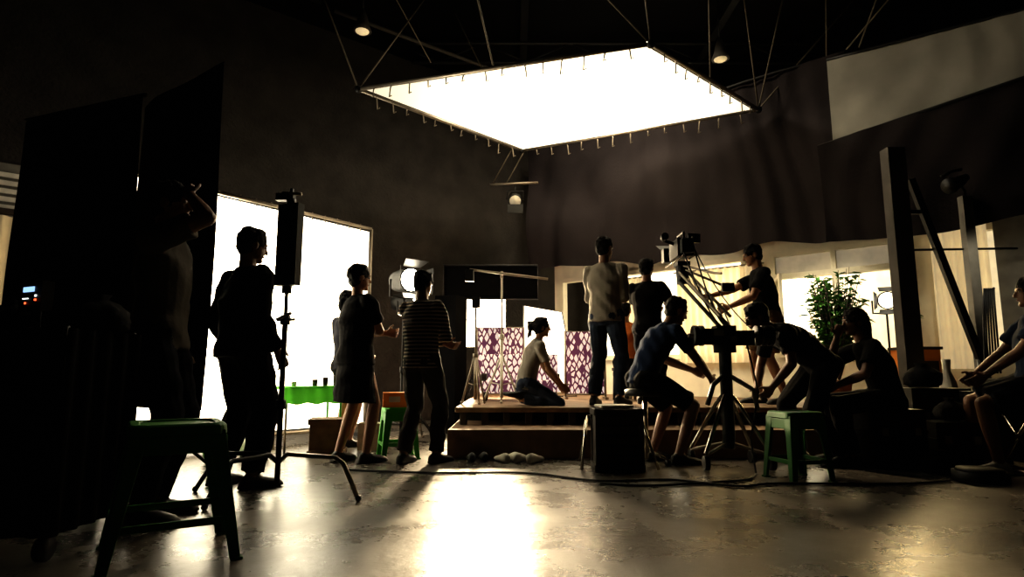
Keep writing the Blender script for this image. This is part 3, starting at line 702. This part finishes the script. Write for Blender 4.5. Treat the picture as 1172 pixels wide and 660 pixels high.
b.box(C, (.15, .30, .17), M_case); b.box(C+V((0, -.18, .0)), (.11, .10, .13), M_case); b.cyl(C+V((0, .15, .01)), C+V((0, .30, .01)), .045, .055, M_blackm)
b.box(C+V((0, .36, .01)), (.18, .10, .14), M_case, taper=1); b.add([C+V((-.10, .42, .09)), C+V((.10, .42, .09)), C+V((.12, .52, .15)), C+V((-.12, .52, .15))], [(0, 1, 2, 3)], M_blackm)
for o in (-.05, .05): b.tube([C+V((o, -.25, -.1)), C+V((o, .40, -.1))], .009, M_chrome, 8)
b.tube([C+V((0, -.1, .08)), C+V((0, -.1, .15)), C+V((0, .1, .15)), C+V((0, .1, .08))], .013, M_blackm)
b.tube([C+V((-.07, .0, .06)), C+V((-.17, -.02, .09)), C+V((-.20, -.14, .09))], .018, M_blackm); b.cyl(C+V((-.20, -.13, .09)), C+V((-.20, -.2, .09)), .03, .036, M_blackm)
b.box(C+V((.13, .02, .12)), (.13, .03, .09), M_case, rz=15); b.cyl(C+V((.08, .18, -.02)), C+V((.13, .18, -.02)), .04, .04, M_chrome, 16)
b.tube([C+V((.1, -.05, .12)), C+V((.08, -.02, .06))], .01, M_steel)
b.tube([A1+V((0, -.05, .14)), A1+V((.18, -.35, .02)), A1+V((.22, -.45, 0))], .012, M_steel); b.tube([A1+V((.02, -.05, .10)), A1+V((.30, -.25, -.08))], .012, M_steel); b.box(A1+V((.33, -.28, -.10)), (.11, .04, .08), M_case)
b.tube(sag(C+V((.06, -.2, 0)), (dx+.05, dy-.05, 1.1), .18), .008, M_cable, 6); b.tube(sag(C+V((-.05, -.2, 0)), (dx+.25, dy, 1.0), .28), .008, M_cable, 6)
b.tube(sag(C+V((.07, -.1, .05)), (dx+.3, dy+.1, 1.1), .1), .006, M_cable, 6); b.tube([(dx+.16, dy-.06, 1.0), (dx+.22, dy-.1, .6), (dx+.1, dy-.2, .25), (dx+.05, dy-.4, .012)], .008, M_cable, 6)
b.done(bevel=.004)

# ------------------------------------------------------------------ right-hand structure and clutter
b = Bd('timber_post'); b.box((3.92, 6.05, 1.52), (.18, .14, 3.04), M_post); b.box((3.92, 6.05, .03), (.26, .22, .06), M_post); b.done(bevel=.005)
b = Bd('brace_frame'); b.beam((4.15, 6.15, 2.75), (4.68, 6.15, .9), .05, .07, M_blackm); b.beam((4.0, 6.15, 2.4), (4.25, 6.15, 2.4), .04, .04, M_blackm)
b.box((4.73, 6.2, 1.29), (.10, .08, 2.58), M_gwall); b.tube([(4.68, 6.15, .9), (4.70, 6.15, 0)], .03, M_blackm); b.tube([(4.0, 6.15, 2.0), (5.3, 6.3, 2.05)], .012, M_blackm); b.done()
b = Bd('par_lamp'); q = V((4.60, 6.1, 2.70)); b.tube([(4.73, 6.2, 2.55), (4.70, 6.15, 2.62), q], .012, M_blackm); b.tube([q+V((.10, .0, .06)), q, q+V((-.1, -.05, -.04)), q+V((-.14, -.07, -.06))], [.035, .065, .075, .085], M_blackm, 16)
b.cyl(q+V((-.141, -.071, -.061)), q+V((-.145, -.073, -.063)), .07, .07, M_case); b.tube([q+V((-.2, -.05, .05)), q+V((-.05, 0, .12)), q+V((.05, 0, .14))], .015, M_blackm); b.done()
b = Bd('cable_bundle')
for k in range(6): b.tube(sag((4.78+.02*k, 6.13, 1.6), (4.60+.03*k, 6.0, .75), -.1-.03*k), .009, M_cable, 6)
b.done()
b = Bd('wooden_cabinet'); b.box((4.34, 6.62, .50), (.34, .3, 1.0), M_orange); b.box((4.34, 6.62, 1.015), (.38, .34, .03), M_dwood)
for z in (.28, .70): b.box((4.34, 6.465, z), (.28, .012, .36), M_dwood); b.sphere((4.42, 6.45, z), .012, M_steel, 8, 6)
b.done(bevel=.004)
def plant(name, x, y, z, h, spread, nl, potr, ls):
    b = Bd(name)
    b.tube([(x, y, z), (x, y, z+potr*1.6), (x, y, z+potr*1.62), (x, y, z+potr*1.8)], [potr*.7, potr*.95, potr*1.1, potr*1.1], M_pot, 18); z1 = z+potr*1.75
    for k in range(nl//9):
        a = random.random()*6.28; e = V((x+spread*.8*math.cos(a)*random.random(), y+spread*.8*math.sin(a)*random.random(), z1+h*(.45+.55*random.random()))); p0 = V((x, y, z1)); mid = p0.lerp(e, .5)+V((0, 0, h*.08)); b.tube([p0, mid, e], [.009, .006, .003], M_dwood, 5)
        for j in range(9):
            t = .3+.7*random.random(); c = p0.lerp(mid, t*2) if t < .5 else mid.lerp(e, t*2-1); aa = random.random()*6.28
            d = V((math.cos(aa), math.sin(aa), random.uniform(-.4, .7))).normalized(); s = d.cross(V((0, 0, 1))).normalized(); L_ = ls*random.uniform(.7, 1.2); u = s.cross(d)
            pts = [c, c+d*L_*.35+s*L_*.2+u*.01, c+d*L_*.7+s*L_*.15-u*.005, c+d*L_-u*L_*.2, c+d*L_*.7-s*L_*.15-u*.005, c+d*L_*.35-s*L_*.2+u*.01]
            b.add(pts, [(0, 1, 2, 3), (0, 3, 4, 5)], M_leaf)
    b.done()
plant('potted_ficus', 3.84, 7.25, .42, 1.30, .50, 1100, .14, .13); plant('potted_plant', 4.34, 6.62, 1.03, .30, .14, 120, .07, .07)

def case(name, x, y, z, sx, sy, sz, rz=0, m=M_case):
    b = Bd(name); b.box((x, y, z+sz/2), (sx, sy, sz), m, rz=rz); R = Matrix.Rotation(math.radians(rz), 3, 'Z')
    for zz in (z+sz*.62,): b.box((x, y, zz), (sx+.015, sy+.015, .02), M_blackm, rz=rz)
    for k in (-.3, .3): b.box(V((x, y, z+sz*.62))+R@V((k*sx, -sy/2-.012, 0)), (.05, .02, .06), M_steel, rz=rz)
    p = V((x, y, z+sz*.35)); b.tube([p+R@V((-.07, -sy/2, 0)), p+R@V((-.07, -sy/2-.03, 0)), p+R@V((.07, -sy/2-.03, 0)), p+R@V((.07, -sy/2, 0))], .008, M_blackm)
    return b.done(bevel=.008)
case('equipment_case', 3.10, 5.22, 0, .46, .4, .46, 5); case('equipment_case', 3.78, 5.62, 0, .5, .36, .62, -4); case('equipment_case', 4.60, 5.66, 0, .55, .36, .5, 3)
case('equipment_case', 3.60, 5.14, 0, .36, .32, .36, -8); case('equipment_case', 4.60, 5.66, .502, .4, .3, .2, -5); case('equipment_case', 5.25, 5.7, 0, .5, .5, .9, 3)
b = Bd('battery_charger'); b.box((4.02, 5.30, .30), (.28, .16, .6), M_case, rz=-6)
for k in range(4): b.box((3.92+.055*k, 5.212-.005*k, .54), (.022, .006, .012), M_ledr, rz=-6)
b.done(bevel=.006)
bag('garment_bundle', 3.72, 5.6, .63, (.16, .14, .2), M_bag); bag('plastic_bag', 4.13, 5.86, .0, (.11, .10, .84), M_white); bag('plastic_bag', 3.62, 5.14, .37, (.12, .11, .17), M_bag)
bag('sandbag', 3.28, 4.80, 0, (.18, .12, .16), M_bag)
b = Bd('film_reel_case'); b.cyl((3.30, 4.45, 0), (3.30, 4.45, .07), .17, .17, M_case, 24); b.cyl((3.30, 4.45, .07), (3.30, 4.45, .09), .15, .14, M_case, 24); b.done()

# folding chair for far-right person
b = Bd('folding_chair'); x, y = 4.06, 4.72
for s in (-.24, .24):
    b.tube([(x+s, y-.22, .02), (x+s, y+.22, .55)], .014, M_chrome); b.tube([(x+s, y+.22, .02), (x+s, y-.22, .55)], .014, M_chrome); b.tube([(x+s, y-.25, .02), (x+s, y+.25, .02)], .014, M_chrome)
b.box((x, y, .545), (.5, .44, .025), M_case); b.tube([(x+.25, y-.2, .5), (x+.28, y-.2, 1.05)], .013, M_chrome); b.tube([(x+.25, y+.2, .5), (x+.28, y+.2, 1.05)], .013, M_chrome); b.box((x+.28, y, .93), (.02, .42, .2), M_case); b.done()

# left cart with monitor
b = Bd('equipment_cart'); x, y = -2.19, 2.82
for z in (.18, .58, .92): b.box((x, y, z), (.64, .5, .03), M_case)
for s in (-.30, .30):
    for t in (-.23, .23): b.tube([(x+s, y+t, .06), (x+s, y+t, .95)], .016, M_blackm); b.cyl((x+s-.015, y+t, .05), (x+s+.015, y+t, .05), .05, .05, M_blackm)
b.box((x, y, .38), (.56, .42, .36), M_bag); b.box((x, y, .74), (.56, .42, .28), M_bag)
b.grid(lambda u, v: V((x-.34+.68*u, y-.27-.012*math.sin(u*40+v*3), .94-.84*v)), 60, 6, M_duv); b.grid(lambda u, v: V((x+.34+.012*math.sin(u*30), y-.27+.54*u, .94-.84*v)), 40, 6, M_duv)
b.done()
mx, my = -2.10, 2.68
b = Bd('field_monitor'); b.box((mx, my, 1.085), (.17, .05, .13), M_case, rz=-25); b.tube([(mx, my+.01, .937), (mx, my+.01, 1.03)], .02, M_blackm); b.cyl((mx, my+.01, .937), (mx, my+.01, .95), .06, .05, M_blackm)
MR = Matrix.Rotation(math.radians(-25), 3, 'Z')
def mon(dx_, dz, w_, h_, m): b.box(V((mx, my, 1.085+dz))+MR@V((dx_, -.027, 0)), (w_, .004, h_), m, rz=-25)
mon(-.01, .03, .08, .022, M_led); mon(.045, .0, .010, .008, M_ledg); mon(.045, -.018, .010, .008, M_ledr); mon(-.03, -.01, .04, .004, M_ledg); mon(-.03, -.03, .008, .008, M_ledr)
b.done()
bag('camera_bag', -1.94, 2.86, .937, (.13, .14, .17), M_bag); bag('camera_bag', -2.38, 2.90, .937, (.11, .12, .15), M_bag)
bag('cable_bag', -2.15, 2.36, 0, (.15, .13, .22), M_bag)

# shoes & cables
def shoes(name, x, y, rz, m):
    b = Bd(name); R = Matrix.Rotation(math.radians(rz), 3, 'Z')
    for s in (-.055, .055):
        vs = []; fs = []; n = 14; prof = ((-.12, .018, .05), (-.10, .032, .08), (-.05, .034, .08), (0, .036, .066), (.05, .040, .05), (.10, .036, .04), (.125, .018, .03))
        for a, w_, h_ in prof:
            for k in range(n):
                t = 2*math.pi*k/n; vs.append(V((x, y, .002+h_/2))+R@V((s+w_*math.cos(t), a+s*.3, h_/2*math.sin(t))))
        for j in range(len(prof)-1):
            for k in range(n): fs.append((j*n+k, j*n+(k+1) % n, (j+1)*n+(k+1) % n, (j+1)*n+k))
        fs += [tuple(range(n-1, -1, -1)), tuple((len(prof)-1)*n+k for k in range(n))]; b.add(vs, fs, m, True)
    b.done()
shoes('sneakers', -.04, 5.42, 25, S_white); shoes('sneakers', -.30, 5.45, 10, S_dark); shoes('sandals', .14, 5.38, -30, S_white)
def cable(name, pts):
    cu = []
    P_ = [V(p) for p in pts]
    for i in range(len(P_)-1):
        p0 = P_[max(i-1, 0)]; p1 = P_[i]; p2 = P_[i+1]; p3 = P_[min(i+2, len(P_)-1)]
        for k in range(8):
            t = k/8; cu.append(.5*((2*p1)+(p2-p0)*t+(2*p0-5*p1+4*p2-p3)*t*t+(3*p1-p0-3*p2+p3)*t**3))
    cu.append(P_[-1]); b = Bd(name); b.tube(cu, .009, M_cable, 6); b.done()
cable('power_cable', [(-1.3, 4.9, .01), (-.6, 4.75, .01), (.1, 4.75, .01), (.6, 4.4, .01), (1.1, 4.45, .01), (1.5, 4.2, .01), (1.8, 4.3, .01), (2.6, 4.28, .01), (3.05, 4.4, .01)])
cable('power_cable', [(.6, 4.3, .01), (.9, 4.22, .01), (1.4, 4.35, .01), (1.65, 4.45, .01), (1.81, 4.68, .01)])

# ------------------------------------------------------------------ people
person('crew_member_holding_head', (-1.90, 3.30, 0), -80, H=1.80, wr=(.06, .12, 1.64), er=(.2, 1, .35), wl=(-.25, .02, .84), el=(-.3, -1, 0), look=(0, 1, .05), sleeve='short', shirt=C_grey, pants=C_ddenim, curl=35, loose=1.08)
person('crew_member_watching', (-1.85, 4.22, 0), -35, H=1.76, sleeve='long', shirt=C_black, pants=C_ddenim, wr=(.24, .10, .88), wl=(-.25, .08, .88), loose=1.3, look=(.2, 1, -.15), ar=(.15, .02, .085), al=(-.15, -.03, .085))
person('woman_arms_crossed', (-1.36, 5.35, 0), -40, H=1.70, wr=(-.10, .22, 1.16), er=(1, -.1, -.5), wl=(.10, .25, 1.12), el=(-1, -.1, -.5), look=(.25, 1, 0), legs='bare', skirt=.42, shirt=C_black, pants=C_black, hair='short', fem=True, skin=SK, ar=(.12, .05, .085), al=(-.13, -.05, .085), loose=1.2)
person('young_crew_member', (-1.76, 6.5, 0), -40, H=1.62, wr=(.1, .25, 1.0), wl=(-.1, .25, 1.0), legs='shorts', shirt=C_ddenim, pants=C_black, skin=SK)
person('man_in_striped_shirt', (-.78, 5.30, 0), -30, H=1.64, wr=(-.05, .25, 1.12), er=(1, -.2, -.5), wl=(.10, .22, 1.06), el=(-1, -.2, -.5), look=(0, 1, -.1), sleeve='long', shirt=C_stripe, pants=C_brown, ar=(.12, .08, .085), al=(-.12, -.08, .085), s1=(0, -.05, 1), loose=1.12)
person('kneeling_woman', (.24, 6.55, .42), -80, H=1.54, pelvis=(0, -.10, .27), s1=(0, .20, .97), s2=(0, .38, .92), wr=(.12, .30, .24), er=(.4, -1, .2), wl=(-.12, .32, .24), el=(-.4, -1, .2), ar=(.09, -.16, .075), al=(-.09, -.16, .075), kr=(.2, 1, -.15), kl=(-.2, 1, -.15), fd=(0, -1, -.05), fu=(0, 0, -1), look=(0, 1, 0), hair='pony', fem=True, shirt=C_lgrey, pants=C_denim, skin=SK)
person('man_in_beige_sweater', (1.0, 6.5, .42), -32, H=1.79, sleeve='long', shirt=C_beige, pants=C_denim, wr=(.10, .27, 1.10), er=(.25, -.5, -1), wl=(-.10, .28, 1.12), el=(-.25, -.5, -1), look=(.3, 1, .05), ar=(.11, .05, .085), al=(-.13, -.04, .085), loose=1.12)
person('seated_onlooker', (1.42, 7.7, .42), -30, H=1.6, pelvis=(0, 0, .52), s1=(0, .1, 1), ar=(.12, .38, .085), al=(-.12, .38, .085), kr=(0, 1, 1), kl=(0, 1, 1), wr=(.15, .4, .6), wl=(-.15, .4, .6), shirt=C_orange, pants=C_black, skin=SK)
b = Bd('wooden_stool'); b.box((1.42, 7.7, .80), (.3, .3, .04), M_dwood)
for s in (-.12, .12):
    for t in (-.12, .12): b.beam((1.42+s*1.1, 7.7+t*1.1, .42), (1.42+s, 7.7+t, .79), .03, .03, M_dwood)
b.done()
person('camera_operator', (1.50, 6.75, .42), -30, H=1.60, wr=(.14, .42, 1.22), er=(.6, 0, -1), wl=(-.06, .40, 1.16), el=(-.6, 0, -1), look=(.1, 1, .05), shirt=C_black, pants=C_ddenim, s1=(0, .08, 1), hair='short', loose=1.1)
person('grip_reaching_arm', (2.86, 6.80, .42), 82, H=1.79, wr=(.05, .62, 1.14), er=(.6, 0, -1), wl=(-.12, .42, 1.02), el=(-.5, -.2, -1), s1=(0, .12, 1), s2=(0, .2, 1), look=(0, 1, -.25), legs='shorts', shirt=C_black, pants=C_khaki, skin=SK, ar=(.12, .1, .085), al=(-.12, -.1, .085), curl=30, loose=1.12)
person('focus_puller', (1.13, 5.29, 0), -72, H=1.72, pelvis=(0, 0, .72), s1=(0, .35, .95), s2=(0, .65, .8), wr=(.14, .56, .72), er=(1, -.4, -.3), wl=(-.12, .56, .78), el=(-1, -.4, -.3), ar=(.15, .22, .085), al=(-.13, .14, .085), kr=(.3, 1, .3), kl=(-.3, 1, .3), look=(.1, 1, -.35), legs='shorts', shirt=C_navy, pants=C_black, skin=SKD)
person('grip_bending_over', (2.58, 5.25, 0), 92, H=1.72, pelvis=(0, -.05, .84), s1=(0, .75, .78), s2=(0, .95, .4), wr=(.16, .44, .62), er=(1, -.4, .2), wl=(-.14, .44, .64), el=(-1, -.4, .2), ar=(.13, .10, .085), al=(-.13, -.12, .085), look=(.1, 1, -.4), shirt=C_black, pants=C_black, skin=SKD, loose=1.1)
person('seated_crew_member', (3.14, 5.20, 0), 78, H=1.70, pelvis=(0, 0, .56), s1=(0, .15, 1), s2=(0, .45, .9), wr=(.04, .34, 1.08), er=(.3, .6, -1), wl=(-.14, .42, .66), el=(-1, -.2, -.4), ar=(.12, .38, .085), al=(-.14, .34, .085), kr=(.1, 1, .8), kl=(-.1, 1, .8), look=(-.2, 1, -.05), shirt=C_black, pants=C_black, hair='bob', curl=40, loose=1.1)
person('seated_man_in_sneakers', (4.04, 4.72, 0), 66, H=1.78, pelvis=(0, 0, .655), s1=(0, -.02, 1), s2=(0, -.02, 1), wr=(.15, .36, .72), er=(1, -.4, -.3), wl=(-.15, .36, .72), el=(-1, -.4, -.3), ar=(.13, .40, .085), al=(-.14, .34, .085), kr=(.2, 1, .6), kl=(-.2, 1, .6), look=(0, 1, 0), legs='shorts', shirt=C_blue, pants=C_ddenim, shoe=S_white, skin=SKD, loose=1.25)

# ------------------------------------------------------------------ lights
def light(name, kind, loc, power, col, aim=None, size=.5, spot=60, blend=.5):
    l = bpy.data.lights.new(name, kind); l.energy = power; l.color = col
    if kind == 'AREA': l.size = size
    elif kind == 'SPOT': l.spot_size = math.radians(spot); l.spot_blend = blend; l.shadow_soft_size = size
    else: l.shadow_soft_size = size
    o = bpy.data.objects.new(name, l); o.location = loc
    if aim: o.rotation_euler = (V(aim)-V(loc)).to_track_quat('-Z', 'Y').to_euler()
    scene.collection.objects.link(o); return o
warm = (1, .78, .48)
light('overhead_key_lamp', 'AREA', (.9, 7.9, 5.5), 230, (1, .88, .66), (.9, 7.9, 4.3), .8)
light('screen_backlight_lamp', 'AREA', (-3.9, 7.0, 1.6), 300, (1, .9, .7), (-2.9, 6.1, 1.3), .6)
light('set_key_lamp', 'SPOT', (-.45, 9.2, 1.7), 3600, warm, (-.1, 3.0, 0), .12, 85, .6)
light('added_set_fill', 'AREA', (1.2, 8.9, 2.3), 60, warm, (1.0, 8.0, .4), .6)  # unseen fill light added to brighten the set
for w_, pw in ((1.2, 45), (2.9, 60), (4.6, 60), (6.3, 22)):
    light('added_facade_fill', 'SPOT', Wp(w_, 1.5, 2.15), pw, (1, .90, .68), Wp(w_, 0, 1.35), .10, 66, .7)  # unseen spots added under the drape to brighten the facade
light('window_lamp', 'AREA', Wp(3.6, -.9, 2.9), 170, (1, .9, .7), Wp(4.2, -1.4, 1.4), .8)
light('practical_lamp', 'SPOT', (4.25, 6.9, 1.75), 230, (1, .74, .36), (3.0, 3.6, 0), .35, 85, .5)

w = bpy.data.worlds.new('World'); scene.world = w; w.use_nodes = True
w.node_tree.nodes['Background'].inputs[0].default_value = (1, .9, .8, 1); w.node_tree.nodes['Background'].inputs[1].default_value = .004

cam = bpy.data.cameras.new('Camera'); cam.sensor_width = 36; cam.lens = 21.5; cam.clip_start = .05
co = bpy.data.objects.new('Camera', cam); co.location = (0, 0, .75); co.rotation_euler = (math.radians(90+7.9), 0, 0)
scene.collection.objects.link(co); scene.camera = co
